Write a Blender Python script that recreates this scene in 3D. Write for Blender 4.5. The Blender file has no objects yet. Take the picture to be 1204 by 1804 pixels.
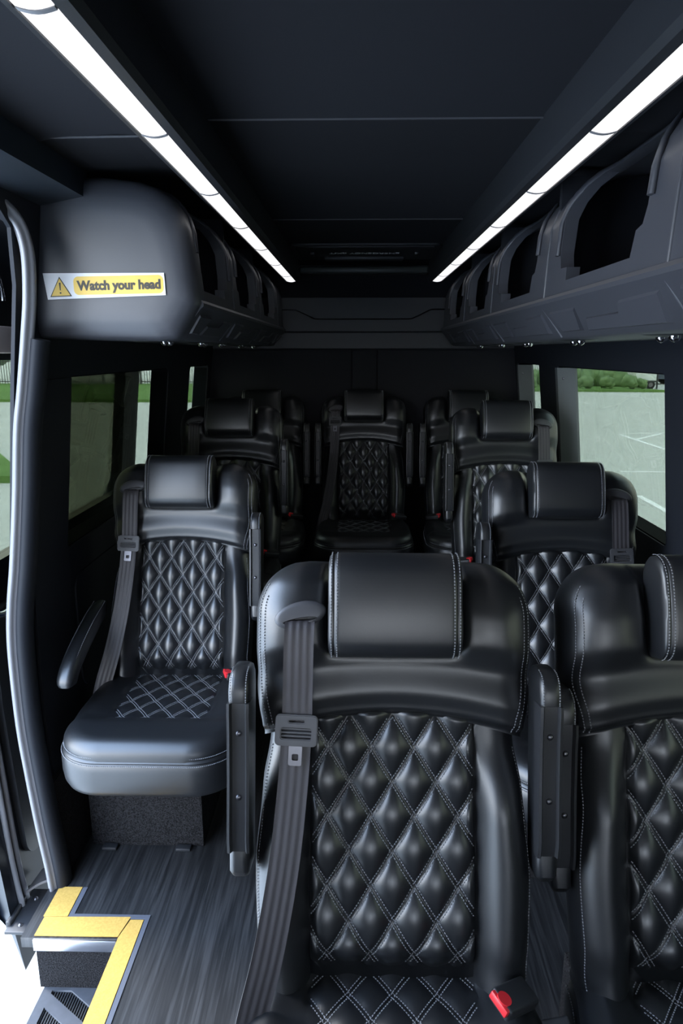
import bpy, bmesh, math, random
from mathutils import Vector, Matrix
PI = math.pi
random.seed(7)
S = bpy.context.scene
C = S.collection

# ------------------------------------------------------------------ camera, light, exposure
F = 1203.0
PITCH = math.atan((902 - 621) / F)
YAW = -math.atan((630 - 602) / F * math.cos(PITCH))
cam_data = bpy.data.cameras.new('camera')
cam = bpy.data.objects.new('camera', cam_data); C.objects.link(cam)
cam_data.sensor_fit = 'VERTICAL'; cam_data.sensor_height = 36.0; cam_data.lens = F / 1804 * 36.0
cam_data.clip_start = 0.02; cam_data.clip_end = 500
cam.location = (0, 0, 1.47)
cam.rotation_euler = (PI / 2 - PITCH, 0, -YAW)
S.camera = cam
S.view_settings.view_transform = 'Standard'; S.view_settings.look = 'None'
S.view_settings.gamma = 1.0; S.view_settings.use_curve_mapping = False
S.view_settings.exposure = 0.0

world = bpy.data.worlds.new('overcast_sky'); S.world = world; world.use_nodes = True
wn = world.node_tree.nodes; wl = world.node_tree.links
bg = wn['Background']; bg.inputs['Strength'].default_value = 12.5
tc = wn.new('ShaderNodeTexCoord'); sx = wn.new('ShaderNodeSeparateXYZ'); rp = wn.new('ShaderNodeValToRGB')
wl.new(tc.outputs['Generated'], sx.inputs[0]); wl.new(sx.outputs['Z'], rp.inputs[0]); wl.new(rp.outputs[0], bg.inputs['Color'])
rp.color_ramp.elements[0].position = 0.0; rp.color_ramp.elements[0].color = (0.90, 0.95, 1.0, 1)
rp.color_ramp.elements[1].position = 0.7; rp.color_ramp.elements[1].color = (0.48, 0.67, 1.0, 1)
sun_d = bpy.data.lights.new('hazy_sun', 'SUN'); sun_d.energy = 3.0; sun_d.angle = math.radians(12); sun_d.color = (1, 0.95, 0.88)
sun = bpy.data.objects.new('hazy_sun', sun_d); C.objects.link(sun)
sun.rotation_euler = (math.radians(38), 0, math.radians(-110)); sun.location = (-6, -4, 8)

# ------------------------------------------------------------------ materials
def mat(name, col, rough=0.5, metal=0.0, spec=0.5, bump=None, var=None, emit=None, coat=0.0):
    m = bpy.data.materials.new(name); m.use_nodes = True
    n = m.node_tree.nodes; l = m.node_tree.links; b = n['Principled BSDF']
    b.inputs['Base Color'].default_value = (*col, 1); b.inputs['Roughness'].default_value = rough
    b.inputs['Metallic'].default_value = metal; b.inputs['Specular IOR Level'].default_value = spec
    if coat: b.inputs['Coat Weight'].default_value = coat; b.inputs['Coat Roughness'].default_value = 0.08
    t = n.new('ShaderNodeTexCoord')
    if bump:
        sc, st, dist = bump
        x = n.new('ShaderNodeTexNoise'); x.inputs['Scale'].default_value = sc; x.inputs['Detail'].default_value = 4
        l.new(t.outputs['Object'], x.inputs['Vector'])
        bp = n.new('ShaderNodeBump'); bp.inputs['Strength'].default_value = st; bp.inputs['Distance'].default_value = dist
        l.new(x.outputs['Fac'], bp.inputs['Height']); l.new(bp.outputs[0], b.inputs['Normal'])
    if var:
        sc, c2 = var
        x = n.new('ShaderNodeTexNoise'); x.inputs['Scale'].default_value = sc; x.inputs['Detail'].default_value = 6
        l.new(t.outputs['Object'], x.inputs['Vector'])
        r = n.new('ShaderNodeValToRGB'); r.color_ramp.elements[0].position = 0.35; r.color_ramp.elements[1].position = 0.65
        r.color_ramp.elements[0].color = (*col, 1); r.color_ramp.elements[1].color = (*c2, 1)
        l.new(x.outputs['Fac'], r.inputs[0]); l.new(r.outputs[0], b.inputs['Base Color'])
    if emit:
        b.inputs['Emission Color'].default_value = (*emit[0], 1); b.inputs['Emission Strength'].default_value = emit[1]
    return m

LEATHER = mat('black_leather', (0.007, 0.008, 0.010), 0.40, spec=0.9, bump=(260, 0.12, 0.0006))
LEATHER_Q = mat('quilted_black_leather', (0.007, 0.008, 0.010), 0.36, spec=1.0, bump=(220, 0.10, 0.0006))
THREAD = mat('grey_thread', (0.21, 0.215, 0.23), 0.7)
PLASTIC = mat('black_plastic', (0.022, 0.023, 0.026), 0.42, bump=(500, 0.15, 0.0003))
PLASTIC_MID = mat('dark_grey_plastic', (0.055, 0.055, 0.06), 0.45)
MOULDED = mat('moulded_charcoal_vinyl', (0.046, 0.047, 0.056), 0.43, spec=0.7, bump=(350, 0.12, 0.0005))
WEB = mat('grey_seat_belt_webbing', (0.042, 0.038, 0.042), 0.5, bump=(900, 0.3, 0.0004))
STEEL = mat('brushed_steel', (0.15, 0.15, 0.165), 0.32, metal=1.0)
CHROME = mat('chrome', (0.8, 0.8, 0.82), 0.1, metal=1.0)
RED = mat('red_plastic', (0.75, 0.03, 0.04), 0.35)
CARPET = mat('charcoal_carpet', (0.008, 0.008, 0.0085), 0.95, spec=0.05, bump=(260, 0.8, 0.003), var=(300, (0.034, 0.033, 0.035)))
FABRIC = mat('black_headliner_fabric', (0.016, 0.0165, 0.020), 0.85, spec=0.2, bump=(300, 0.2, 0.0006))
WALLVINYL = mat('navy_black_wall_vinyl', (0.011, 0.013, 0.018), 0.6, spec=0.3, bump=(120, 0.1, 0.0008))
REVEAL = mat('grey_vinyl_reveal', (0.10, 0.11, 0.11), 0.6, bump=(300, 0.15, 0.0006))
RUBBER = mat('black_rubber', (0.02, 0.021, 0.024), 0.5)
FELT = mat('black_window_felt', (0.006, 0.007, 0.008), 0.95, spec=0.05)
REARP = mat('rear_lining_vinyl', (0.018, 0.019, 0.023), 0.5, bump=(300, .15, .0005))
SEAL = mat('grey_door_seal', (0.19, 0.19, 0.205), 0.5, bump=(200, 0.15, 0.0006))
PAINT = mat('gloss_black_paint', (0.004, 0.006, 0.010), 0.28, spec=0.3)
YELLOW = mat('yellow_tread_tape', (0.56, 0.345, 0.085), 0.8, spec=0.2, bump=(500, 0.4, 0.0008), var=(200, (0.48, 0.29, 0.068)))
ALU = mat('aluminium_edging', (0.75, 0.75, 0.78), 0.3, metal=1.0)
EDGING = mat('blue_grey_edging', (0.09, 0.095, 0.115), 0.5)
TREAD = mat('grey_step_plastic', (0.045, 0.048, 0.056), 0.55, var=(30, (0.062, 0.065, 0.075)))
LATCH = mat('beige_metal', (0.62, 0.52, 0.47), 0.4)
WHITE = mat('white_sticker', (0.85, 0.85, 0.87), 0.4)
STICKY = mat('sticker_yellow', (0.90, 0.60, 0.09), 0.4)
INK = mat('dark_ink', (0.05, 0.04, 0.03), 0.5)
DIMTEXT = mat('grey_lettering', (0.7, 0.72, 0.72), 0.6)
LED = mat('led_diffuser', (0.08, 0.08, 0.08), 0.6, spec=0.2, emit=((0.97, 0.97, 1.0), 1.15))
CONCRETE = mat('pale_concrete', (0.50, 0.50, 0.465), 0.85, var=(0.25, (0.535, 0.535, 0.50)))
LINE = mat('white_road_paint', (0.92, 0.92, 0.91), 0.7)
GRASS = mat('lawn_grass', (0.11, 0.20, 0.055), 0.9, spec=0.1, bump=(40, 0.3, 0.02), var=(1.2, (0.15, 0.26, 0.075)))
LEAF = mat('bush_leaf', (0.11, 0.19, 0.07), 0.7, var=(4, (0.19, 0.29, 0.12)))
TREELEAF = mat('tree_leaf', (0.10, 0.16, 0.09), 0.8, var=(2, (0.20, 0.25, 0.17)))
BARK = mat('bark', (0.12, 0.10, 0.08), 0.9)
FENCE = mat('black_fence_metal', (0.03, 0.035, 0.035), 0.5)
TRAILER = mat('white_trailer_panel', (0.72, 0.76, 0.74), 0.5)
BLUECAR = mat('dark_blue_car_paint', (0.03, 0.05, 0.09), 0.3, coat=0.6)
GLASSDARK = mat('dark_car_glass', (0.02, 0.03, 0.03), 0.05)
TYRE = mat('tyre_rubber', (0.015, 0.015, 0.015), 0.8)

def glass_mat():
    m = bpy.data.materials.new('tinted_green_glass'); m.use_nodes = True
    n = m.node_tree.nodes; l = m.node_tree.links
    for x in list(n): n.remove(x)
    o = n.new('ShaderNodeOutputMaterial'); tr = n.new('ShaderNodeBsdfTransparent'); gl = n.new('ShaderNodeBsdfGlossy')
    mx = n.new('ShaderNodeMixShader'); lw_ = n.new('ShaderNodeLayerWeight'); pw = n.new('ShaderNodeMath'); pw.operation = 'POWER'; pw.inputs[1].default_value = 4.0; fr = n.new('ShaderNodeMath'); fr.operation = 'MULTIPLY_ADD'; fr.inputs[1].default_value = 0.5; fr.inputs[2].default_value = 0.03
    l.new(lw_.outputs['Facing'], pw.inputs[0]); l.new(pw.outputs[0], fr.inputs[0])
    tr.inputs[0].default_value = (0.335, 0.34, 0.285, 1); gl.inputs['Roughness'].default_value = 0.01
    gl.inputs[0].default_value = (0.9, 0.95, 0.9, 1)
    l.new(fr.outputs[0], mx.inputs[0]); l.new(tr.outputs[0], mx.inputs[1]); l.new(gl.outputs[0], mx.inputs[2]); l.new(mx.outputs[0], o.inputs[0])
    return m
GLASS = glass_mat()

def floor_mat():
    m = bpy.data.materials.new('charcoal_wood_vinyl_floor'); m.use_nodes = True
    n = m.node_tree.nodes; l = m.node_tree.links; b = n['Principled BSDF']
    t = n.new('ShaderNodeTexCoord')
    mp = n.new('ShaderNodeMapping'); mp.inputs['Scale'].default_value = (42, 1.7, 1)
    mp2 = n.new('ShaderNodeMapping'); mp2.inputs['Scale'].default_value = (160, 5, 1)
    br = n.new('ShaderNodeTexBrick'); br.inputs['Scale'].default_value = 1.0
    br.inputs['Brick Width'].default_value = 1.2; br.inputs['Row Height'].default_value = 0.18; br.inputs['Mortar Size'].default_value = 0.0006
    br.inputs['Color1'].default_value = (0.2, 0.2, 0.2, 1); br.inputs['Color2'].default_value = (0.9, 0.9, 0.9, 1); br.inputs['Mortar'].default_value = (0, 0, 0, 1)
    rot = n.new('ShaderNodeMapping'); rot.inputs['Rotation'].default_value = (0, 0, PI / 2)
    l.new(t.outputs['Object'], rot.inputs[0]); l.new(rot.outputs[0], br.inputs['Vector'])
    add = n.new('ShaderNodeVectorMath'); add.operation = 'ADD'
    l.new(t.outputs['Object'], add.inputs[0]); l.new(br.outputs['Color'], add.inputs[1])
    l.new(add.outputs[0], mp.inputs[0]); l.new(add.outputs[0], mp2.inputs[0])
    n1 = n.new('ShaderNodeTexNoise'); n1.inputs['Scale'].default_value = 1; n1.inputs['Detail'].default_value = 5; n1.inputs['Distortion'].default_value = 1.6
    n2 = n.new('ShaderNodeTexNoise'); n2.inputs['Scale'].default_value = 1; n2.inputs['Detail'].default_value = 6; n2.inputs['Distortion'].default_value = 0.5
    l.new(mp.outputs[0], n1.inputs[0]); l.new(mp2.outputs[0], n2.inputs[0])
    mx = n.new('ShaderNodeMath'); mx.operation = 'MULTIPLY'; l.new(n1.outputs[0], mx.inputs[0]); l.new(n2.outputs[0], mx.inputs[1])
    r = n.new('ShaderNodeValToRGB'); r.color_ramp.elements[0].position = 0.17; r.color_ramp.elements[1].position = 0.36
    r.color_ramp.elements[0].color = (0.009, 0.0093, 0.010, 1); r.color_ramp.elements[1].color = (0.036, 0.036, 0.037, 1)
    l.new(mx.outputs[0], r.inputs[0]); l.new(r.outputs[0], b.inputs['Base Color']); b.inputs['Roughness'].default_value = 0.5
    bp = n.new('ShaderNodeBump'); bp.inputs['Strength'].default_value = 0.35; bp.inputs['Distance'].default_value = 0.0015
    l.new(mx.outputs[0], bp.inputs['Height']); l.new(bp.outputs[0], b.inputs['Normal'])
    return m
FLOOR = floor_mat()

# ------------------------------------------------------------------ helpers
def finish(bm, smooth=True, angle=38):
    bmesh.ops.recalc_face_normals(bm, faces=bm.faces[:])
    me = bpy.data.meshes.new('m'); bm.to_mesh(me); bm.free()
    if smooth:
        for p in me.polygons: p.use_smooth = True
        if angle: me.set_sharp_from_angle(angle=math.radians(angle))
    return me
def link(name, me, m, parent=None, label=None):
    me.materials.clear(); me.materials.append(m)
    o = bpy.data.objects.new(name, me); C.objects.link(o)
    if parent: o.parent = parent
    if label: o['label'] = label
    return o
def obj(name, bm, m, parent=None, smooth=True, angle=38, label=None):
    return link(name, finish(bm, smooth, angle), m, parent, label)
def tag(o, label, cat, group=None, kind=None):
    o['label'] = label; o['category'] = cat
    if group: o['group'] = group
    if kind: o['kind'] = kind
    return o
def struct(o, label=None):
    o['kind'] = 'structure'
    if label: o['label'] = label
    return o
def empty(name, loc=(0, 0, 0), rz=0):
    o = bpy.data.objects.new(name, None); C.objects.link(o); o.location = loc; o.rotation_euler = (0, 0, rz); o.empty_display_size = 0.1
    return o
CACHE = {}
def part(name, key, fn, m, parent, label=None, smooth=True, angle=38, stitches=None):
    if key not in CACHE:
        me = finish(fn(), smooth, angle); me.materials.append(m)
        if stitches:
            st_ = finish(stitches(), False)
            b_ = bmesh.new(); b_.from_mesh(me); n0 = len(b_.faces); b_.from_mesh(st_)
            for i_, f_ in enumerate(b_.faces):
                if i_ >= n0: f_.material_index = 1
            b_.to_mesh(me); b_.free(); me.materials.append(THREAD)
        CACHE[key] = me
    o = bpy.data.objects.new(name, CACHE[key]); C.objects.link(o); o.parent = parent
    if label: o['label'] = label
    return o
def box(bm, x0, x1, y0, y1, z0, z1, bev=0.0, seg=2, M=None):
    r = bmesh.ops.create_cube(bm, size=1.0); vs = r['verts']
    for v in vs:
        v.co = Vector(((x0 + x1) / 2 + v.co.x * (x1 - x0), (y0 + y1) / 2 + v.co.y * (y1 - y0), (z0 + z1) / 2 + v.co.z * (z1 - z0)))
    if bev:
        es = list({e for v in vs for e in v.link_edges})
        r2 = bmesh.ops.bevel(bm, geom=es, offset=bev, segments=seg, profile=0.5, affect='EDGES')
        vs = list({v for f in r2['faces'] for v in f.verts} | {v for v in vs if v.is_valid})
    if M is not None:
        for v in vs: v.co = M @ v.co
    return vs
def cyl(bm, p0, p1, r0, r1=None, n=16, cap=True):
    r1 = r0 if r1 is None else r1
    p0 = Vector(p0); p1 = Vector(p1); a = (p1 - p0).normalized()
    b = a.orthogonal().normalized(); c = a.cross(b)
    A = [bm.verts.new(p0 + (b * math.cos(2 * PI * i / n) + c * math.sin(2 * PI * i / n)) * r0) for i in range(n)]
    B = [bm.verts.new(p1 + (b * math.cos(2 * PI * i / n) + c * math.sin(2 * PI * i / n)) * r1) for i in range(n)]
    for i in range(n): bm.faces.new((A[i], A[(i + 1) % n], B[(i + 1) % n], B[i]))
    if cap: bm.faces.new(A[::-1]); bm.faces.new(B)
def dome(bm, p, axis, r, h, n=16, rings=4):
    p = Vector(p); a = Vector(axis).normalized(); b = a.orthogonal().normalized(); c = a.cross(b)
    prev = None
    for k in range(rings + 1):
        t = k / rings * PI / 2; rr = r * math.cos(t); hh = h * math.sin(t)
        if k == rings:
            tip = bm.verts.new(p + a * h)
            for i in range(n): bm.faces.new((prev[i], prev[(i + 1) % n], tip))
        else:
            ring = [bm.verts.new(p + a * hh + (b * math.cos(2 * PI * i / n) + c * math.sin(2 * PI * i / n)) * rr) for i in range(n)]
            if prev:
                for i in range(n): bm.faces.new((prev[i], prev[(i + 1) % n], ring[(i + 1) % n], ring[i]))
            prev = ring
def loft(bm, rings, closed=True, cap=True):
    R = [[bm.verts.new(p) for p in r] for r in rings]; n = len(R[0])
    for a, b in zip(R, R[1:]):
        for i in range(n if closed else n - 1):
            bm.faces.new((a[i], a[(i + 1) % n], b[(i + 1) % n], b[i]))
    if cap and closed:
        bm.faces.new(R[0][::-1]); bm.faces.new(R[-1])
    return R
def prism(bm, poly, f0, f1, M):   # poly in 2D extruded between f0 and f1, M(a,b,f)->xyz
    A = [bm.verts.new(M(a, b, f0)) for a, b in poly]; B = [bm.verts.new(M(a, b, f1)) for a, b in poly]; n = len(poly)
    for i in range(n): bm.faces.new((A[i], A[(i + 1) % n], B[(i + 1) % n], B[i]))
    bm.faces.new(A[::-1]); bm.faces.new(B)
def rrect(x0, x1, y0, y1, r, n=6):
    out = []
    for cx, cy, a0 in ((x1 - r, y1 - r, 0), (x0 + r, y1 - r, 90), (x0 + r, y0 + r, 180), (x1 - r, y0 + r, 270)):
        for i in range(n + 1):
            a = math.radians(a0 + 90 * i / n); out.append((cx + r * math.cos(a), cy + r * math.sin(a)))
    return out
def sstep(a, b, x):
    t = min(1, max(0, (x - a) / (b - a))); return t * t * (3 - 2 * t)
def interp(pts, x):
    if x <= pts[0][0]: return pts[0][1]
    for (a, p), (b, q) in zip(pts, pts[1:]):
        if x <= b:
            t = (x - a) / (b - a); t = t * t * (3 - 2 * t); return p + (q - p) * t
    return pts[-1][1]
def lin(pts, x):
    if x <= pts[0][0]: return pts[0][1]
    for (a, p), (b, q) in zip(pts, pts[1:]):
        if x <= b: return p + (q - p) * (x - a) / (b - a)
    return pts[-1][1]
def holed(outer, holes, thick, cuts=(), cuts_x=()):   # flat plate with holes, in its own XY plane, thickness along Z from 0 to thick
    cu = bpy.data.curves.new('c', 'CURVE'); cu.dimensions = '2D'; cu.fill_mode = 'BOTH'; cu.extrude = thick / 2
    for poly in [outer] + list(holes):
        sp = cu.splines.new('POLY'); sp.points.add(len(poly) - 1); sp.use_cyclic_u = True
        for p, (a, b) in zip(sp.points, poly): p.co = (a, b, 0, 1)
    o = bpy.data.objects.new('c', cu); C.objects.link(o)
    me = bpy.data.meshes.new_from_object(o.evaluated_get(bpy.context.evaluated_depsgraph_get()))
    bpy.data.objects.remove(o); bpy.data.curves.remove(cu)
    bm = bmesh.new(); bm.from_mesh(me); bpy.data.meshes.remove(me)
    bmesh.ops.remove_doubles(bm, verts=bm.verts[:], dist=1e-5)
    for c in cuts: bmesh.ops.bisect_plane(bm, geom=bm.verts[:] + bm.edges[:] + bm.faces[:], plane_co=(0, c, 0), plane_no=(0, 1, 0))
    for c in cuts_x: bmesh.ops.bisect_plane(bm, geom=bm.verts[:] + bm.edges[:] + bm.faces[:], plane_co=(c, 0, 0), plane_no=(1, 0, 0))
    for v in bm.verts: v.co.z += thick / 2
    return bm
def text_bm(body, size, bold=0.0, thick=0.001):
    cu = bpy.data.curves.new('t', 'FONT'); cu.body = body; cu.size = size; cu.offset = bold; cu.extrude = thick / 2
    cu.align_x = 'CENTER'; cu.align_y = 'CENTER'; cu.resolution_u = 3
    o = bpy.data.objects.new('t', cu); C.objects.link(o)
    me = bpy.data.meshes.new_from_object(o.evaluated_get(bpy.context.evaluated_depsgraph_get()))
    bpy.data.objects.remove(o); bm = bmesh.new(); bm.from_mesh(me); return bm

# van shell: half width as a function of height, centred on x = XC
XC = 0.03
HW = [(-0.4, 0.86), (0.0, 0.882), (0.5, 0.905), (0.92, 0.90), (1.40, 0.845), (1.93, 0.775)]
def hw(z): return lin(HW, z)
Y0, Y1 = -1.9, 3.90

# ------------------------------------------------------------------ structure: floor, walls, ceiling
bm = holed([(-0.862, 1.447), (-0.862, 1.66), (-0.862, 3.92), (0.93, 3.92), (0.93, Y0), (-0.862, Y0), (-0.862, 0.3), (-0.61, 0.3), (-0.61, 1.447)], [], 0.03)
for v in bm.verts: v.co.z -= 0.03
struct(obj('floor', bm, FLOOR, smooth=False), 'charcoal wood-look vinyl floor')
bm = bmesh.new(); box(bm, -0.85, 0.92, 2.52, 3.9, 0.0, 0.118, 0.004)
tag(obj('rear_floor_platform', bm, CARPET), 'raised dark carpeted floor under the two rearmost rows of seats', 'platform')

def wall(side, holes, yend0, extra=None):
    sgn = -1 if side == 'left' else 1
    outer = [(yend0, 0.0), (3.93, 0.0), (3.93, 1.93), (yend0, 1.93)] if not extra else extra
    bm = holed(outer, holes, 0.075, cuts=[0.2, 0.5, 0.7, 0.92, 1.08, 1.24, 1.40, 1.6, 1.75], cuts_x=(1.7, 1.8, 1.9))
    for v in bm.verts:
        y, z, t = v.co
        if side == 'left' and y > 1.5: t *= .12 + .88 * min(1, max(0, (y - 1.63) / .27))
        v.co = Vector((XC + sgn * (hw(z) + t), y, z))
    return struct(obj('wall_' + side, bm, WALLVINYL, angle=25))
CABW = rrect(-1.45, -0.75, 1.0, 1.45, 0.08)  # cab side windows out of view, narrowed to let in less light
LW = [CABW, rrect(1.95, 3.0, 0.895, 1.405, 0.03), rrect(3.38, 3.80, 0.895, 1.405, 0.03)]
RW = [CABW, rrect(2.0, 3.07, 0.90, 1.412, 0.012), rrect(3.38, 3.82, 0.90, 1.415, 0.012)]
wall('left', LW, 0, extra=[(1.63, 0.0), (3.93, 0.0), (3.93, 1.93), (Y0, 1.93), (Y0, 0.0), (0.30, 0.0), (0.30, 1.70), (0.38, 1.80), (1.50, 1.80), (1.60, 1.74), (1.63, 1.62)])
wall('right', RW + [rrect(0.0, 0.9, 0.91, 1.39, 0.03)], Y0)
bm = holed([(-.86, 0), (.92, 0), (.92, 1.93), (-.86, 1.93)], [rrect(-.60, .66, 1.12, 1.52, .12)], .05)  # out of view, added to cut frontal light; windscreen opening kept small for that
for v in bm.verts: v.co = Vector((v.co.x, Y0 - v.co.z, v.co.y))
struct(obj('wall_front', bm, WALLVINYL, smooth=False), 'unseen front wall added to close the cab, windscreen opening sized to limit light')
wn_i = 0
for sgn, holes in ((-1, [(1.95, 3.0, 0.895, 1.405), (3.38, 3.80, 0.895, 1.405)]), (1, [(2.0, 3.07, 0.90, 1.412), (3.38, 3.82, 0.90, 1.415), (0.0, 0.9, 0.91, 1.39)])):
    for a, b, c, d in holes:
        wn_i += 1
        bm = holed([(a - .02, c - .02), (b + .02, c - .02), (b + .02, d + .02), (a - .02, d + .02)], [], 0.004, cuts=[1.08, 1.24])
        for v in bm.verts:
            y, z, t = v.co; v.co = Vector((XC + sgn * (hw(z) + 0.078 + t), y, z))
        w = struct(obj('window_%d' % wn_i, bm, GLASS, angle=25), 'tinted green side window pane')
        # reveal trim running round the opening
        fr = holed(rrect(a - .0005, b + .0005, c - .0005, d + .0005, .012), [rrect(a + .004, b - .004, c + .004, d - .004, .010)], 0.07, cuts=[1.08, 1.24])
        for v in fr.verts:
            y, z, t = v.co; v.co = Vector((XC + sgn * (hw(z) + 0.006 + t), y, z))
        obj('window_frame', fr, FELT, w, angle=25)
        if sgn > 0 and a > 1:
            # broad slanted rear reveal with a screw
            bm = bmesh.new()
            zs = [0.905 + 0.50 * i / 8 for i in range(9)]
            loft(bm, [[(XC + hw(z) - 0.002, b + .03, z), (XC + hw(z) - .002, b - .005, z), (XC + hw(z) + .06, b - 0.05, z), (XC + hw(z) + .07, b - .05, z), (XC + hw(z) + .07, b + .03, z)] for z in zs])
            obj('rear_reveal', bm, REVEAL, w, smooth=False)
            bm = bmesh.new(); dome(bm, (XC + hw(1.36) + .02, b - .018, 1.36), (-0.3, -0.9, 0), .007, .004)
            obj('screw', bm, STEEL, w)

# lower carpeted kick panel and wall panel break lines on the left wall
bm = bmesh.new()
loft(bm, [[(XC - hw(z) + a, y, z) for a, y in ((-.01, 1.62), (.018, 1.62), (.024, 1.64), (.024, 2.5), (-.01, 2.5))] for z in (0.0, 0.1, 0.22, 0.30)])
struct(obj('baseboard_left', bm, CARPET, smooth=False), 'charcoal carpeted kick panel')
bm = bmesh.new()
def lw(y, z, d=0.0): return (XC - hw(z) + d, y, z)
for poly in ([(1.70, 0.33), (2.55, 0.33), (2.55, 0.86), (1.70, 0.86)],):
    pass
panel = holed(rrect(1.98, 2.75, 0.42, 0.80, 0.05), [], 0.006, cuts=[0.5, 0.6, 0.7])
for v in panel.verts:
    y, z, t = v.co; v.co = Vector((XC - hw(z) + 0.007 - t, y, z))
struct(obj('trim_1', panel, WALLVINYL, angle=25), 'raised door pocket panel on the left wall')
bm.free()
pil = holed([(1.70, 0.30), (1.94, 0.30), (1.94, 1.40), (1.72, 1.40)], [], 0.010, cuts=[0.5, 0.7, 0.92, 1.1, 1.3])
for v in pil.verts:
    y, z, t = v.co; v.co = Vector((XC - hw(z) + 0.011 - t, y, z))
struct(obj('trim_2', pil, WALLVINYL, angle=25), 'flat pillar cover beside the left window')

# rear wall
bm = bmesh.new()
box(bm, -0.88, 0.94, 3.90, 3.96, 0.0, 1.93)
struct(obj('wall_rear', bm, FABRIC, smooth=False))
def rw_panel(name, poly, d, m=REARP, holes=(), label=None):
    bm = holed(poly, holes, d)
    for v in bm.verts:
        x, z, t = v.co; v.co = Vector((x, 3.898 - t, z))
    bmesh.ops.bevel(bm, geom=[e for e in bm.edges if len(e.link_faces) == 2 and e.calc_face_angle(0) > 1 and all(v.co.y < 3.898 - d * .9 for v in e.verts)], offset=.003, segments=2, affect='EDGES')
    return struct(obj(name, bm, m, angle=25), label)
rw_panel('trim_3', [(-0.83, 1.60), (-0.83, 1.69), (-.34, 1.695), (-.24, 1.645), (.30, 1.645), (.40, 1.695), (.89, 1.69), (.89, 1.60), (.89, 1.583), (-.83, 1.583)], 0.022, label='lower half of the rear header panel')
rw_panel('trim_4', [(-0.83, 1.76), (.89, 1.76), (.89, 1.70), (.397, 1.701), (.297, 1.651), (-.237, 1.651), (-.337, 1.701), (-.83, 1.70)], 0.030, label='upper half of the rear header panel')
rw_panel('trim_5', [(-0.86, 1.576), (.92, 1.576), (.92, 1.492), (-.86, 1.492)], 0.018, label='narrow strip below the rear header')
rw_panel('trim_6', [(-0.84, 1.482), (-.036, 1.482), (-.036, 0.2), (-.84, 0.2)], 0.012, FABRIC, label='left rear door lining')
rw_panel('trim_7', [(0.90, 1.482), (.112, 1.482), (.112, 0.2), (.90, 0.2)], 0.012, FABRIC, label='right rear door lining')
rw_panel('trim_8', [(-0.030, 1.482), (.106, 1.482), (.106, 0.2), (-.030, 0.2)], 0.012, FABRIC, label='centre strip between the rear door linings')

# ceiling: three panels per bay with shallow seams, dropped side soffits
bm = bmesh.new()
XL, XR = -0.335, 0.395
def prof(dy, z):
    return z
ys = [Y0, 0.4, 1.505, 1.513, 1.521, 2.57, 2.577, 2.584, 3.14]
zs = {1.505: 1.930, 1.513: 1.9245, 1.521: 1.930, 2.57: 1.93, 2.577: 1.926, 2.584: 1.93}
loft(bm, [[(x, y, zs.get(y, 1.93)) for x in (XL - .02, -.15, .03, .21, XR + .02)] for y in ys], closed=False, cap=False)
loft(bm, [[(x, y, 1.96) for x in (-0.9, .96)] for y in (Y0, 3.95)], closed=False, cap=False)
loft(bm, [[(x, y, 1.93) for x in (XL - .02, XR + .02)] for y in (3.62, 3.95)], closed=False, cap=False)
for sgn in (-1, 1):
    xs = [(0.42, 1.90), (0.52, 1.905), (0.66, 1.898), (0.80, 1.87), (0.84, 1.84)]
    yl = [Y0, 0.4, 1.505, 1.513, 1.521, 3.93]
    loft(bm, [[(XC + sgn * a, y, z - (0.005 if y == 1.513 else 0)) for a, z in xs] for y in yl], closed=False, cap=False)
struct(obj('ceiling', bm, FABRIC, angle=60), 'black padded headliner with cross seams')

for k_, y_ in enumerate((1.513, 2.577)):
    bm = bmesh.new(); cyl(bm, (XL, y_, 1.9275), (XR, y_, 1.9275), .0035, n=8)
    if k_ == 0:
        cyl(bm, (XC - .42, y_, 1.8985), (XC - .66, y_, 1.8965), .003, n=8)
    struct(obj('trim_%d' % (15 + k_), bm, mat('seam_piping_%d' % k_, (0.05, 0.05, 0.056) if k_ == 0 else (0.03, 0.03, 0.035), 0.6)), 'thin piping along the ceiling seam')
# emergency exit hatch
h = empty('emergency_exit_hatch', (0.03, 3.38, 1.93))
tag(h, 'black emergency exit hatch set in the ceiling near the back wall, with upside-down lettering', 'hatch')
fr = holed(rrect(-.34, .34, -.24, .24, .04), [rrect(-.30, .30, -.20, .20, .03)], .012)
for v in fr.verts: v.co.z = -v.co.z + .004
obj('hatch_frame', fr, PLASTIC, h, angle=30)
bm = bmesh.new(); box(bm, -.305, .305, -.205, .205, -.011, .02, .002); box(bm, -.19, .19, .10, .16, -.024, .0, .004); box(bm, .23, .25, -.05, .01, -.022, .0, .005); box(bm, -.25, -.23, -.05, .01, -.022, .0, .005)
obj('hatch_panel', bm, PLASTIC, h)
bm = text_bm('EMERGENCY EXIT', 0.046, 0.0006)
sx_ = 0.325 / (max(v.co.x for v in bm.verts) - min(v.co.x for v in bm.verts))
for v in bm.verts: v.co = Vector((-v.co.x * sx_, v.co.y * sx_ * 1.5 - .02, -.0118 - v.co.z))
obj('lettering', bm, DIMTEXT, h, smooth=False)
# rear cross bar
bm = bmesh.new(); box(bm, -.30, .36, 3.66, 3.74, 1.862, 1.90, .012, 3)
struct(obj('trim_9', bm, mat('grey_green_bar', (0.05, 0.058, 0.055), 0.4)), 'cross bar below the ceiling near the rear doors')

# header box above the sliding door opening
bm = bmesh.new()
prism(bm, [(-.655, 1.90), (-.655, 1.832), (-.80, 1.805), (-.84, 1.80), (-.84, 1.90)], Y0, 1.775, lambda a, b, f: (a, f, b))
struct(obj('trim_10', bm, mat('dark_blue_black_vinyl', (0.012, 0.018, 0.026), 0.5), angle=20), 'boxed header above the sliding door opening')

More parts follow.
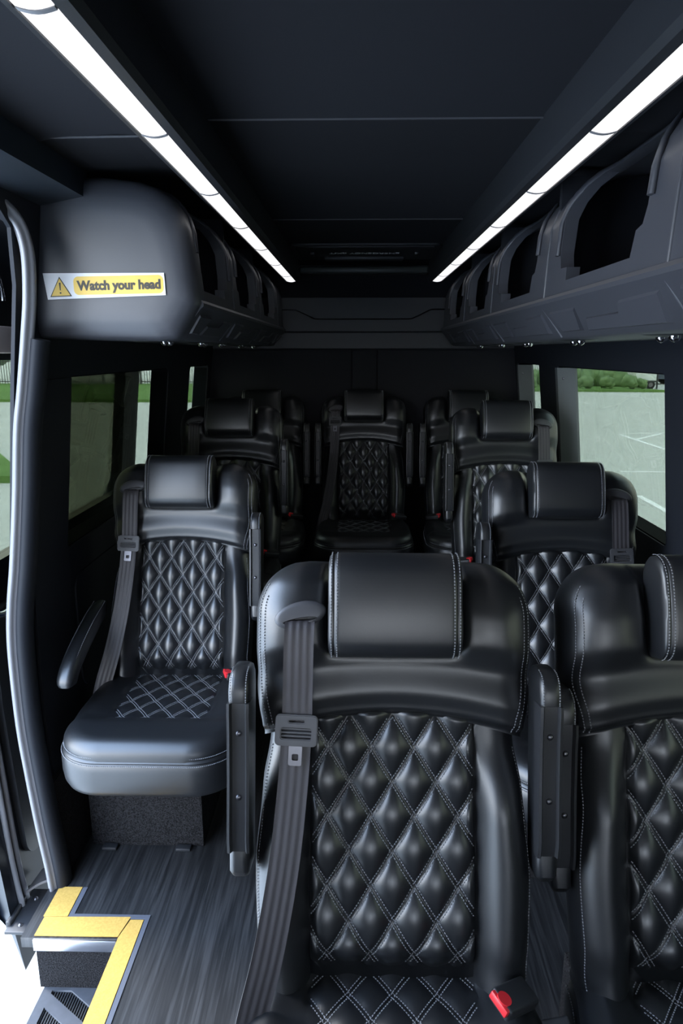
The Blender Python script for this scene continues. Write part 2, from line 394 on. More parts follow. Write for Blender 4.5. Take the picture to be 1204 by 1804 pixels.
# LED strips in their housings
def led(x0, label):
    r = empty('ceiling_light_strip', (x0, 1.6, 1.83)); tag(r, label, 'light', 'ceiling light strips')
    bm = bmesh.new()
    w = .0235
    prof_ = [(-w, .0), (-w - .007, .0), (-w - .012, .075), (-w - .012, .12), (w + .018, .12), (w + .024, .012), (w + .018, .0), (w, .0), (w, .012), (-w, .012)]
    if x0 > 0: prof_ = [(-a, b) for a, b in prof_][::-1]
    prism(bm, prof_, -0.35 - 1.6, 2.14, lambda a, b, f: (a, f, b))
    obj('housing', bm, PLASTIC, r, angle=20)
    y = Y0 - 1.6; 
    for k, (a, b) in enumerate([(-.35, -.05), (-.05, .39), (.39, .83), (.83, 1.27), (1.27, 1.71), (1.71, 2.15), (2.15, 2.59), (2.59, 3.03), (3.03, 3.47), (3.47, 3.735)]):
        bm = bmesh.new()
        n = 6; pr = [(-w + .002 + (2 * w - .004) * i / n, -.004 * math.sin(PI * i / n)) for i in range(n + 1)]
        pr = pr + [(w - .002, .01), (-w + .002, .01)]
        prism(bm, pr, a - 1.6 + .004, b - 1.6 - .004, lambda p, q, f: (p, f, q + .001))
        df = obj('diffuser', bm, LED, r, angle=30, label='glowing white diffuser')
        bm = bmesh.new(); prism(bm, [(q, v_ - .0012) for q, v_ in pr[:n + 1]] + [(w, .01), (-w, .01)], b - 1.6 - .004, b - 1.6 + .004, lambda p, q, f: (p, f, q + .001))
        obj('joint_rib', bm, mat('joint_grey', (.22, .22, .23), .5) if 'joint_grey' not in bpy.data.materials else bpy.data.materials['joint_grey'], df)
    return r
led(-0.347, 'long glowing white ceiling light strip on the left, nearest the sliding door')
led(0.411, 'long glowing white ceiling light strip on the right, above the longer row of bins')

# ------------------------------------------------------------------ sliding door opening: seal, pillar, door
SEALP = [(-0.30, 1.833, 0.6), (-0.30, 1.833, 1.2), (-.795, 1.815, 1.45), (-.785, 1.80, 1.55), (-.765, 1.765, 1.61), (-.748, 1.70, 1.62), (-.752, 1.60, 1.62), (-.768, 1.50, 1.62),
         (-.790, 1.38, 1.62), (-.808, 1.29, 1.62), (-.826, 1.15, 1.62), (-.840, 1.05, 1.62), (-.857, .94, 1.62), (-.873, .85, 1.62), (-.884, .76, 1.62), (-.888, .66, 1.62), (-.888, .5, 1.62), (-.880, .36, 1.62), (-.868, .20, 1.62), (-.855, .07, 1.62), (-.850, .0, 1.62), (-.846, -.05, 1.62)]
pts = [Vector((x, y, z)) for x, z, y in SEALP[2:]]
pts = [Vector((-.80, .5, 1.815))] + pts
def catmull(P, n=6):
    out = []
    for i in range(len(P) - 1):
        p0 = P[max(i - 1, 0)]; p1 = P[i]; p2 = P[i + 1]; p3 = P[min(i + 2, len(P) - 1)]
        for k in range(n):
            t = k / n
            out.append(0.5 * ((2 * p1) + (-p0 + p2) * t + (2 * p0 - 5 * p1 + 4 * p2 - p3) * t * t + (-p0 + 3 * p1 - 3 * p2 + p3) * t ** 3))
    out.append(P[-1]); return out
def tube(bm, P, shape, ref=Vector((1, 0, 0))):
    rings = []
    for i, p in enumerate(P):
        t = (P[min(i + 1, len(P) - 1)] - P[max(i - 1, 0)]).normalized()
        a = (ref - t * ref.dot(t)).normalized(); b = t.cross(a)
        rings.append([p + a * u + b * v for u, v in shape])
    loft(bm, rings)
sp = catmull(pts)
shape = []
for i in range(24):
    a = 2 * PI * i / 24; r = 0.0135 + 0.0022 * math.cos(4 * a); shape.append((r * math.cos(a), 1.3 * r * math.sin(a)))
bm = bmesh.new(); tube(bm, sp, shape); struct(obj('trim_11', bm, SEAL, angle=60), 'ribbed grey rubber seal around the door opening')
# rounded pillar edge between seal and wall
bm = bmesh.new()
jam = catmull([Vector((p.x + .020, 1.64, p.z)) for p in pts[6:]])
tube(bm, jam, [(.022 * math.cos(2 * PI * i / 20), .030 * math.sin(2 * PI * i / 20)) for i in range(20)])
struct(obj('trim_12', bm, WALLVINYL, angle=60), 'rounded dark pillar edge behind the seal')
bm = bmesh.new()
loft(bm, [[(p.x - .022, 1.655, p.z), (p.x - .012, 1.645, p.z), (p.x + .015, 1.66, p.z), (min(XC - hw(p.z) + .004, p.x + .05), 1.74, p.z), (XC - hw(p.z) - .012, 1.74, p.z), (p.x - .024, 1.69, p.z)] for p in catmull(pts[6:], 3)])
struct(obj('trim_13', bm, PAINT, angle=40), 'black painted rear pillar of the door opening')

door = empty('door_1', (-1.0, 1.58, -.27)); struct(door, 'open black sliding door hanging outside the left wall')
DO = 0.135
def dx(z): return XC - lin([(-.4, .83), (-.27, .845), (0.0, .882), (0.5, .905), (0.92, .90), (1.40, .845), (1.93, .775)], z) - DO
bm = holed([(1.60, -.27), (3.02, -.27), (3.02, 1.84), (1.74, 1.84), (1.66, 1.80), (1.62, 1.70), (1.60, 1.3)], [rrect(1.69, 2.84, .90, 1.45, .10)], 0.045, cuts=[-.1, .2, .5, .7, .92, 1.1, 1.3, 1.6])
for v in bm.verts:
    y, z, t = v.co; v.co = Vector((dx(z) - t, y + (.5 * t if y < 1.61 else 0), z + (2.6 * t if z < -.2 else 0))) - door.location
obj('door_panel', bm, PAINT, door, angle=25)
bm = holed(rrect(1.67, 2.86, .88, 1.47, .11), [], .004, cuts=[1.1, 1.3])
for v in bm.verts:
    y, z, t = v.co; v.co = Vector((dx(z) - .03 - t, y, z)) - door.location
obj('door_glass', bm, GLASS, door, angle=25)
bm = bmesh.new()
for yy, zz0, zz1 in ((1.655, -.18, 1.7), (1.685, -.15, .80)):
    P = [Vector((dx(z) + .006, yy, z)) - door.location for z in [zz0 + (zz1 - zz0) * i / 16 for i in range(17)]]
    tube(bm, P, [(.008 * math.cos(2 * PI * i / 12), .008 * math.sin(2 * PI * i / 12)) for i in range(12)])
obj('door_seal', bm, SEAL, door, angle=60)
bm = holed(rrect(1.72, 2.85, .0, .78, .06), [], .02, cuts=[.2, .5])
for v in bm.verts:
    y, z, t = v.co; v.co = Vector((dx(z) + .02 - t, y, z)) - door.location
obj('door_lining', bm, PLASTIC, door, angle=25)
bm = bmesh.new(); box(bm, dx(1.5) + .002, dx(1.5) + .05, 1.66, 1.84, 1.468, 1.535, .006)
for v in bm.verts: v.co -= door.location
obj('latch_block', bm, LATCH, door, label='beige metal block at the top of the door window')
bm = bmesh.new()
P = [Vector((dx(1.6) + .012, 1.70 + .11 * math.cos(a), 1.60 + .11 * math.sin(a))) - door.location for a in [PI * (0.0 + i / 12) for i in range(13)]]
tube(bm, catmull(P, 2), [(.007 * math.cos(2 * PI * i / 10), .007 * math.sin(2 * PI * i / 10)) for i in range(10)])
obj('reflection_arc', bm, CHROME, door, label='curved reflection on the glossy upper door, shaped as a chrome arc')  # chrome arc stands in for the light reflected in the glossy upper door
bm = bmesh.new()
P = [Vector(p) - door.location for p in ((-.985, 1.66, .80), (-.955, 1.66, .80), (-.945, 1.70, .79), (-.945, 1.80, .79), (-.98, 1.84, .79))]
tube(bm, catmull(P), [(.010 * math.cos(2 * PI * i / 10), .016 * math.sin(2 * PI * i / 10)) for i in range(10)], Vector((0, 0, 1)))
obj('door_handle', bm, CHROME, door, label='chrome door handle')
# lower roller bracket
bm = bmesh.new()
box(bm, -.975, -.855, 1.56, 1.72, -.108, -.098, .003); box(bm, -.98, -.965, 1.58, 1.72, -.125, -.085, .004)
for p in ((-.935, 1.59), (-.88, 1.60), (-.935, 1.68), (-.88, 1.675)): pass
for v in bm.verts: v.co -= door.location
br = obj('roller_bracket', bm, PLASTIC, door)
bm = bmesh.new()
for p in ((-.94, 1.585), (-.885, 1.60), (-.94, 1.68), (-.885, 1.675)): dome(bm, Vector((p[0], p[1], -.098)) - door.location, (0, 0, 1), .007, .006)
obj('bolt', bm, STEEL, br)
# curved metal fairing beside the bracket
bm = bmesh.new()
rings = []
for k in range(5):
    y = 1.66 + .10 * k / 4
    rings.append([(-.955 + .09 * i / 10, y, -.055 + .045 * math.sin(PI * .5 * i / 10) - .01 * k / 4) for i in range(11)] + [(-.955 + .09 * i / 10, y, -.063 + .045 * math.sin(PI * .5 * i / 10) - .01 * k / 4) for i in range(10, -1, -1)])
loft(bm, rings)
struct(obj('trim_14', bm, mat('dull_grey_metal', (.13, .12, .12), .4, metal=.6)), 'curved metal sill end by the door roller')

# ------------------------------------------------------------------ step well
st = empty('entry_step', (-.72, 1.2, -.155)); struct(st, 'entry step well inside the sliding door')
bm = bmesh.new(); box(bm, -.825, -.60, 1.447, 1.47, -.155, -.032)
for v in bm.verts: v.co -= st.location
obj('riser', bm, CARPET, st, smooth=False)
bm = bmesh.new(); box(bm, -.612, -.60, .3, 1.447, -.155, -.03)
for v in bm.verts: v.co -= st.location
obj('side_riser', bm, CARPET, st, smooth=False)
slots = []
for k in range(-2, 15):
    y = .40 + k * .082
    pl = [(-.79, y + .045), (-.64, y - .055), (-.64, y - .012), (-.79, y + .088)]
    YM = 1.438; cl = []
    for (a0, b0), (a1, b1) in zip(pl, pl[1:] + pl[:1]):
        if b0 <= YM: cl.append((a0, b0))
        if (b0 - YM) * (b1 - YM) < 0: cl.append((a0 + (a1 - a0) * (YM - b0) / (b1 - b0), YM))
    if min(p[1] for p in pl) > .32 and len(cl) > 2 and min(p[1] for p in pl) < 1.41: slots.append(cl)
bm = holed([(-.815, .3), (-.60, .3), (-.60, 1.46), (-.815, 1.46)], slots, .012)
for v in bm.verts: v.co.z -= .167; v.co -= st.location
obj('tread', bm, TREAD, st, smooth=False)
bm = bmesh.new()
box(bm, -.81, -.60, .3, 1.46, -.175, -.170)
x = -.79
while x < -.64:
    box(bm, x, x + .0035, .32, 1.44, -.170, -.161); x += .007
for v in bm.verts: v.co -= st.location
obj('ribbed_mat', bm, RUBBER, st, smooth=False, label='black ribbed rubber in the tread slots')
bm = bmesh.new(); box(bm, -.828, -.612, 1.440, 1.450, -.034, -.001, .001); 
for v in bm.verts: v.co -= st.location
obj('nosing', bm, ALU, st, label='bright aluminium nosing')
tp = empty('tread_tape', (-.58, 1.4, 0)); tag(tp, 'yellow safety tape stepped around the edge of the entry step on the floor', 'safety tape')
def tape(pl, z, m, nm):
    bm = holed(pl, [], .002)
    for v in bm.verts: v.co.z += z; v.co -= tp.location
    return obj(nm, bm, m, tp, smooth=False)
tape([(-.828, 1.452), (-.611, 1.452), (-.597, 1.516), (-.828, 1.512)], .001, YELLOW, 'tape_strip')
tape([(-.832, 1.514), (-.767, 1.514), (-.767, 1.617), (-.832, 1.617)], .001, YELLOW, 'tape_strip')
tape([(-.612, .3), (-.560, .3), (-.560, 1.507), (-.595, 1.507), (-.609, 1.45)], .001, YELLOW, 'tape_strip')
tape([(-.765, 1.617), (-.752, 1.617), (-.752, 1.524), (-.546, 1.524), (-.546, .3), (-.558, .3), (-.558, 1.510), (-.765, 1.514)], .0005, EDGING, 'edging')

# ------------------------------------------------------------------ overhead bins
def bin_x(z):   # distance of the aisle face from the van centre line
    return lin([(1.585, .434), (1.70, .439), (1.765, .444), (1.80, .458), (1.83, .480), (1.85, .505), (1.87, .55), (1.885, .64)], z)
def make_bin(side, ya, yb, openings, seams, label, lights):
    sgn = -1 if side == 'left' else 1
    r = empty('overhead_bin', (XC + sgn * .62, (ya + yb) / 2, 1.5)); tag(r, label, 'overhead bin')
    X = lambda a: XC + sgn * a
    L = r.location
    holes = []
    for a, b in openings:
        zb, zt = 1.628, 1.858
        p = [(a + .05, zb), (b - .06, zb), (b - .058, zb + .028), (b - .012, zb + .030), (b, zb + .06)]
        p += [(b - .10 + .10 * math.cos(t), zt - .10 + .10 * math.sin(t)) for t in [PI / 2 * i / 8 for i in range(9)]]
        p += [(a + .10 - .10 * math.sin(t), zt - .10 + .10 * math.cos(t)) for t in [PI / 2 * i / 8 for i in range(9)]]
        p += [(a, zb + .075), (a + .012, zb + .048), (a + .038, zb + .042)]
        holes.append(p)
    cuts = [1.64, 1.66, 1.70, 1.74, 1.765, 1.78, 1.80, 1.815, 1.83, 1.84, 1.85, 1.86, 1.87]
    bm = holed([(ya, 1.588), (yb, 1.588), (yb, 1.885), (ya, 1.885)], holes, .03, cuts)
    for v in bm.verts:
        y, z, t = v.co; v.co = Vector((X(bin_x(z) + t), y, z)) - L
    obj('face_frame', bm, MOULDED, r, angle=35)
    # raised rim round each opening
    for p in holes:
        cy = sum(q[0] for q in p) / len(p); 
        cyy = cy; czz = 1.74
        Q = []
        for q in p[4:4 + 19]:
            dy, dz = q[0] - cyy, q[1] - czz; dyy = math.copysign(.014, dy) * (1 if abs(dy) > .02 else 0)
            Q.append((q[0] + dyy, min(1.868, q[1] + .012 * sstep(.05, .11, dz))))
        Q = [(Q[0][0], Q[0][1]), (Q[0][0], Q[0][1] + .03), (Q[0][0], Q[0][1] + .06)] + Q[1:] + [(Q[-1][0], 1.73), (Q[-1][0], 1.70)]
        P = []
        for a_, b_ in zip(Q, Q[1:]):
            m_ = max(1, int(math.hypot(b_[0] - a_[0], b_[1] - a_[1]) / .012))
            P += [Vector((X(bin_x(a_[1] + (b_[1] - a_[1]) * k / m_) - .003), a_[0] + (b_[0] - a_[0]) * k / m_, a_[1] + (b_[1] - a_[1]) * k / m_)) - L for k in range(m_)]
        bm = bmesh.new(); tube(bm, P, [(.006 * math.cos(2 * PI * i / 10), .010 * math.sin(2 * PI * i / 10)) for i in range(10)], Vector((sgn, 0, 0.3)))
        obj('opening_rim', bm, MOULDED, r, angle=60)
    # fascia, floor and closed box behind
    bm = bmesh.new()
    prof = [(.80, 1.505), (.50, 1.503), (.487, 1.508), (.430, 1.577), (.422, 1.584), (.421, 1.592), (.427, 1.600), (.440, 1.604), (.470, 1.604), (.80, 1.604), (.865, 1.60), (.865, 1.505)]
    prism(bm, prof, ya, yb, lambda a, b, f: Vector((X(a), f, b)) - L)
    obj('shelf', bm, MOULDED, r, angle=30)
    bm = bmesh.new()
    box(bm, min(X(.70), X(.72)), max(X(.70), X(.72)), ya, yb, 1.60, 1.90)
    for a, b in zip(openings, openings[1:]):
        m_ = (a[1] + b[0]) / 2; box(bm, min(X(.46), X(.72)), max(X(.46), X(.72)), m_ - .01, m_ + .01, 1.60, 1.88)
    for v in bm.verts: v.co -= L
    obj('inner_lining', bm, FABRIC, r, smooth=False)
    # moulded relief on the sloping fascia
    fx = lambda t, d: (.487 - .055 * t - d * .79, 1.508 + .072 * t - d * .6)
    for s0, s1 in zip(seams, seams[1:]):
        bm = bmesh.new(); w = s1 - s0
        for poly in ([(s0 + .03, .85), (s0 + .30 * w, .80), (s0 + .34 * w, .52), (s0 + .62 * w, .50), (s0 + .66 * w, .12), (s0 + .06, .12)],
                     [(s0 + .66 * w, .85), (s1 - .035, .85), (s1 - .06, .15), (s0 + .72 * w, .15)]):
            if sgn < 0: poly = [(s0 + s1 - a, b) for a, b in poly][::-1]
            A = [bm.verts.new(Vector((X(fx(b, 0)[0]), a, fx(b, 0)[1])) - L) for a, b in poly]
            cy = sum(a for a, b in poly) / len(poly); cb = sum(b for a, b in poly) / len(poly)
            B = [bm.verts.new(Vector((X(fx(cb + (b - cb) * .80, .007)[0]), cy + (a - cy) * .95, fx(cb + (b - cb) * .80, .007)[1])) - L) for a, b in poly]
            for i in range(len(poly)): bm.faces.new((A[i], A[(i + 1) % len(poly)], B[(i + 1) % len(poly)], B[i]))
            bm.faces.new(B)
        obj('fascia_relief', bm, MOULDED, r, angle=15)
    for s in seams[1:-1]:
        bm = bmesh.new()
        P = [Vector((X(fx(t, .001)[0]), s, fx(t, .001)[1])) - L for t in (0, .5, 1.0)] + [Vector((X(bin_x(z) - .001), s, z)) - L for z in (1.60, 1.70, 1.76, 1.80, 1.83)]
        tube(bm, P, [(.0025 * math.cos(2 * PI * i / 8), .004 * math.sin(2 * PI * i / 8)) for i in range(8)], Vector((sgn, .2, 0)))
        obj('joint_strip', bm, MOULDED, r, angle=60)
    for y, a in lights:
        bm = bmesh.new(); 
        for k in range(1): dome(bm, Vector((X(a), y, 1.506)) - L, (0, 0, -1), .055, .008, 24, 4)
        pod = obj('lamp_pod', bm, PLASTIC, r)
        for q in (-.028, .028):
            bm = bmesh.new(); dome(bm, Vector((X(a), y + q, 1.501)) - L, (0, 0, -1), .012, .013, 14, 4)
            obj('reading_light', bm, CHROME, pod, label='small chrome reading light')
    return r
lb = make_bin('left', 1.80, 3.84, [(1.83, 2.235), (2.40, 2.86), (3.03, 3.50)], [1.80, 2.32, 2.95, 3.60, 3.84], 'left-hand black moulded overhead bin with a closed end, wearing a warning sticker', [(1.95, .56), (2.4, .56), (2.75, .56), (3.2, .56), (3.6, .56)])
rb = make_bin('right', -.35, 3.84, [(-.2, .30), (.50, .98), (1.20, 1.68), (1.90, 2.39), (2.58, 3.02), (3.20, 3.62)], [-.35, .40, 1.09, 1.79, 2.49, 3.11, 3.84], 'long right-hand black moulded overhead bin with rounded openings above the right row of seats', [(.85, .56), (1.35, .56), (1.9, .56), (2.45, .56), (2.9, .56), (3.4, .56)])
# end cap of the left bin
PC = [(-.835, 1.52), (-.80, 1.506), (-.65, 1.500), (-.50, 1.498), (-.455, 1.502), (-.440, 1.518), (-.402, 1.580), (-.396, 1.592), (-.399, 1.64), (-.404, 1.70), (-.412, 1.762), (-.425, 1.80), (-.447, 1.832), (-.48, 1.856), (-.53, 1.872), (-.62, 1.882), (-.80, 1.882), (-.84, 1.86), (-.85, 1.75), (-.855, 1.6)]
bm = bmesh.new(); cx, cz = -.62, 1.69; rings = []
for y, ins in ((1.742, .085), (1.7405, .05), (1.745, .028), (1.753, .012), (1.765, .003), (1.78, 0), (1.835, 0)):
    rings.append([Vector((cx + (x - cx) * (1 - ins / .22), y, cz + (z - cz) * (1 - ins / .19))) - lb.location for x, z in PC])
loft(bm, rings)
obj('end_cap', bm, MOULDED, lb, angle=50)

# warning sticker
sk = empty('warning_sticker', (-.62, 1.738, 1.63)); tag(sk, 'white and yellow "Watch your head" sticker on the end of the left overhead bin', 'sticker')
def stk(bm, off):
    for v in bm.verts:
        a, b, t = v.co
        a += 0; v.co = Vector((a + .003, -t - off, b + a * .018 + .0))
    return bm
bm = holed([(-.152, .031), (.146, .026), (.1475, -.026), (-.145, -.031)], [], .0008)
obj('backing', stk(bm, 0), WHITE, sk, smooth=False)
bm = holed(rrect(-.078, .143, -.0215, .0215, .012), [], .0006); obj('yellow_panel', stk(bm, .0008), STICKY, sk, smooth=False)
bm = holed([(-.138, -.025), (-.084, -.024), (-.112, .022)], [], .0006); obj('triangle_outline', stk(bm, .0008), INK, sk, smooth=False)
bm = holed([(-.1345, -.0228), (-.0878, -.022), (-.112, .018)], [], .0006); obj('triangle', stk(bm, .0013), STICKY, sk, smooth=False)
bm = holed([(-.1135, .008), (-.1095, .008), (-.1105, -.010), (-.1125, -.010)], [], .0006)
bm2 = holed(rrect(-.1135, -.1095, -.018, -.014, .0018), [], .0006); me_ = bpy.data.meshes.new('x'); bm2.to_mesh(me_); bm.from_mesh(me_)
obj('exclamation_mark', stk(bm, .0018), INK, sk, smooth=False)
bm = text_bm('Watch your head', 0.034, 0.0014)
x0_ = min(v.co.x for v in bm.verts); x1_ = max(v.co.x for v in bm.verts); k_ = .206 / (x1_ - x0_)
for v in bm.verts: v.co = Vector(((v.co.x - (x0_ + x1_) / 2) * k_ + .033, v.co.y * k_ * 1.05 - .001, v.co.z + .0005))
obj('lettering', stk(bm, .0013), INK, sk, smooth=False)

# ------------------------------------------------------------------ seats
SL, CL = math.sin(math.radians(18.7)), math.cos(math.radians(18.7))
ZJ = 0.51
def BK(u, h, n): return Vector((u, h * SL - n * CL, ZJ + h * CL + n * SL))
QW = .133
def hs(u): return .400 - .038 * (u / .226) ** 2
def body_w(h): return interp([(-.08, .205), (0, .218), (.15, .224), (.28, .215), (.36, .206), (.45, .20)], h)
def body_n(u, h):
    a = abs(u); w = body_w(h)
    if a < QW: n = -.012
    else:
        t = (a - QW) / (w - QW)
        n = -.004 + .050 * (1 - (1 - min(1, t / .62)) ** 2.2)
        n -= .004 * sstep(.62, 1, t)
    if a > QW: n = .004 + (n - .004) * (1 - .85 * sstep(.24, .365, h))
    n -= .030 * (1 - sstep(0.0, .05, h)) * (0.3 if a > QW else 1)
    R = .055; d = max(0, w - a)
    if d < R: n -= R - math.sqrt(R * R - (R - d) ** 2)
    return n
PX, PY = .0352, .0545      # half diamond
def quilt_pow(u, v, px=PX, py=PY):
    a = (u / px + v / py) / 2; b = (u / px - v / py) / 2
    return (abs(math.sin(PI * a)) * abs(math.sin(PI * b))) ** .52
def quilt_n(u, h):
    v = h - .400
    e = min(1, max(0, (QW + .001 - abs(u)) / .012)) ** .5
    t = min(1, max(0, (hs(u) - h + .012) / .012)) ** .5
    t *= sstep(-.045, .012, h)
    n = .0165 * quilt_pow(u, v) * e * t - .006 * (1 - e) + .002
    n -= .035 * (1 - sstep(-.02, .06, h)) ** 2
    return n
HT = .650
def pad_n(u, h):
    q = (h - hs(u)) / (HT - hs(u))
    n = interp([(0, .012), (.05, .030), (.16, .038), (.32, .033), (.50, .050), (.64, .050), (.85, .040), (1, .026)], q)
    n += .010 * sstep(.10, .16, abs(u)) * sstep(.3, .6, q)
    cen = (1 - sstep(.095, .122, abs(u)))
    n -= .034 * cen * sstep(.485, .53, h)
    n -= .004 * math.cos(u * 11) * (1 - sstep(.1, .4, q))
    rc, R = .085, .062
    qx = max(abs(u) - (.228 - rc), 0); qh = max(h - (HT - rc), 0)
    d = max(0, rc - math.hypot(qx, qh))
    if d < R: n -= R - math.sqrt(max(0, R * R - (R - d) ** 2))
    return n
def pad_w(h):
    rc = .085; x = max(0, h - (HT - rc)); return .228 - (rc - math.sqrt(max(0, rc * rc - x * x))) - .018 * (1 - sstep(.36, .46, h)) * .9
def smap(i, n):    # denser sampling towards both ends
    t = -1 + 2 * i / n; return t * (1 - .45) + .45 * math.sin(t * PI / 2)
def shell(bm, U, V, P, backn):   # grid of (u,h) -> front surface, closed to a back plane
    g = [[bm.verts.new(P(i, j)) for i in range(U + 1)] for j in range(V + 1)]
    for j in range(V):
        for i in range(U): bm.faces.new((g[j][i], g[j][i + 1], g[j + 1][i + 1], g[j + 1][i]))
    bd = [(i, 0) for i in range(U)] + [(U, j) for j in range(V)] + [(i, V) for i in range(U, 0, -1)] + [(0, j) for j in range(V, 0, -1)]
    prev = [g[j][i] for i, j in bd]
    for k in (.35, .7, 1.0):
        ring = [bm.verts.new(backn(i, j, k)) for i, j in bd]; n = len(ring)
        for a in range(n): bm.faces.new((prev[a], prev[(a + 1) % n], ring[(a + 1) % n], ring[a]))
        prev = ring
    bm.faces.new(prev)
def m_body():
    bm = bmesh.new(); U, V = 72, 40
    def uh(i, j):
        h = -.08 + .50 * j / V; return smap(i, U) * body_w(h), h
    def P(i, j): u, h = uh(i, j); return BK(u, h, body_n(u, h))
    def B(i, j, k):
        u, h = uh(i, j); n = body_n(u, h); return BK(u * (1 - .05 * k * k), h, n + (-.085 - n) * k)
    shell(bm, U, V, P, B); return bm
def m_pad():
    bm = bmesh.new(); U, V = 84, 56
    def uh(i, j):
        s = smap(i, U); t = (smap(j, V) + 1) / 2
        h0 = hs(s * .226); h = h0 + (HT - h0) * t; return s * pad_w(h), h
    def P(i, j): u, h = uh(i, j); return BK(u, h, pad_n(u, h))
    def B(i, j, k):
        u, h = uh(i, j); n = pad_n(u, h); return BK(u * (1 - .04 * k * k), h if j else h + .0, n + (-.09 - n) * k)
    shell(bm, U, V, P, B); return bm
def m_quilt():
    bm = bmesh.new(); U, V = 108, 176
    def uh(i, j):
        u = -QW - .004 + (2 * QW + .008) * i / U; return u, -.045 + (hs(u) + .006 + .045) * j / V
    def P(i, j): u, h = uh(i, j); return BK(u, h, quilt_n(u, h))
    def B(i, j, k): u, h = uh(i, j); return BK(u, h, quilt_n(u, h) * (1 - k) - .02 * k)
    shell(bm, U, V, P, B); return bm
def stitch(bm, p0, p1, nrm, w=.0018, t=.0009):
    d = (p1 - p0); s = d.cross(nrm).normalized() * (w / 2); up = nrm.normalized() * t
    a = [p0 - s, p0 + s, p1 + s, p1 - s]; m0 = p0 + d * .2; m1 = p1 - d * .2
    b = [m0 - s * .7 + up, m0 + s * .7 + up, m1 + s * .7 + up, m1 - s * .7 + up]
    A = [bm.verts.new(x) for x in a]; Bv = [bm.verts.new(x) for x in b]
    bm.faces.new(Bv)
    for i in range(4): bm.faces.new((A[i], A[(i + 1) % 4], Bv[(i + 1) % 4], Bv[i]))
def stitch_path(bm, f, length, pitch=.0049, fill=.66, lift=.0007):
    # f(s) -> (point, normal) along arc length s
    n = int(length / pitch)
    for k in range(n):
        a = f(k * pitch); b = f(k * pitch + pitch * fill)
        if a and b and (b[0] - a[0]).length > .001: stitch(bm, a[0] + a[1] * lift, b[0] + b[1] * lift, a[1])
NB = Vector((0, -CL, SL))
def diamond_stitches(bm, surf, umin, umax, vmin, vmax_f, px, py, v0, nrm, off=.0033, lift=.0004):
    Lseg = math.hypot(px, py); du, dv = px / Lseg, py / Lseg
    for sg in (1, -1):
        for k in range(-24, 25):
            # line: u/px + sg*(v-v0)/py = 2k ; direction (du, -sg*dv)
            for o in (-off, off):
                cu = 2 * k * px; nu, nv = dv, sg * du
                for i in range(-260, 260):
                    s0 = i * .0049; s1 = s0 + .0033
                    pA = (cu + s0 * du + o * nu, v0 - sg * s0 * dv + o * nv); pB = (cu + s1 * du + o * nu, v0 - sg * s1 * dv + o * nv)
                    if not (umin < pA[0] < umax and umin < pB[0] < umax): continue
                    if pA[1] < vmin or pB[1] < vmin or pA[1] > vmax_f(pA[0]) or pB[1] > vmax_f(pB[0]): continue
                    stitch(bm, surf(*pA) + nrm * lift, surf(*pB) + nrm * lift, nrm)
def m_quiltstitch():
    bm = bmesh.new()
    diamond_stitches(bm, lambda u, h: BK(u, h, quilt_n(u, h)), -QW + .001, QW - .001, .0, lambda u: hs(u) - .004, PX, PY, .400, NB)
    return bm
def edge_stitch(rows):
    def fn():
        bm = bmesh.new()
        for sgn in (-1, 1):
            for ins, nfun, wfun, h0, h1 in rows:
                def f(s):
                    h = h0 + s * .985
                    if h > h1: return None
                    u = sgn * (wfun(h) - ins); e = .002
                    dn = (nfun(u + e, h) - nfun(u - e, h)) / (2 * e)
                    return BK(u, h, nfun(u, h)), (NB - Vector((1, 0, 0)) * dn).normalized()
                stitch_path(bm, f, h1 - h0)
        return bm
    return fn
# headrest
def head_prof(r=.034, grow=0.0):
    h0, h1, n0, n1 = .497 - grow, .662 + grow, .018, .092 + grow
    out = []
    for cx_, cy_, a0, rr in ((n1 - r, h1 - r, 0, r), (n0 + r, h1 - r, 90, r), (n0 + .012, h0 + .012, 180, .012), (n1 - r * .8, h0 + r * .8, 270, r * .8)):
        for i in range(9):
            a = math.radians(a0 + 90 * i / 8); out.append((cx_ + rr * math.cos(a), cy_ + rr * math.sin(a)))
    a_, b_ = out[-1], out[0]
    out += [(a_[0] + (b_[0] - a_[0]) * k / 9, a_[1] + (b_[1] - a_[1]) * k / 9) for k in range(1, 9)]
    return out
def hbulge(u, h, n):
    return (.004 * (1 - (u / .105) ** 2) + .011 * max(0, 1 - ((h - .58) / .083) ** 2)) * sstep(.05, .075, n)
def m_head():
    bm = bmesh.new(); base = head_prof(); cn = .055; ch = .58; rings = []
    def ring(u, ins):
        R = []
        for n, h in base:
            dn, dh = n - cn, h - ch; L = math.hypot(dn, dh); k = (L - ins) / L
            R.append(BK(u, ch + dh * k, cn + dn * k + hbulge(u, h, n)))
        return R
    for u, ins in ((-.1045, .030), (-.1045, .014), (-.103, .006), (-.100, .002), (-.0965, .0022), (-.095, .0035), (-.0935, .0012), (-.085, 0), (-.05, 0), (0, 0), (.05, 0), (.085, 0), (.0935, .0012), (.095, .0035), (.0965, .0022), (.100, .002), (.103, .006), (.1045, .014), (.1045, .030)):
        rings.append(ring(u, ins))
    loft(bm, rings); return bm
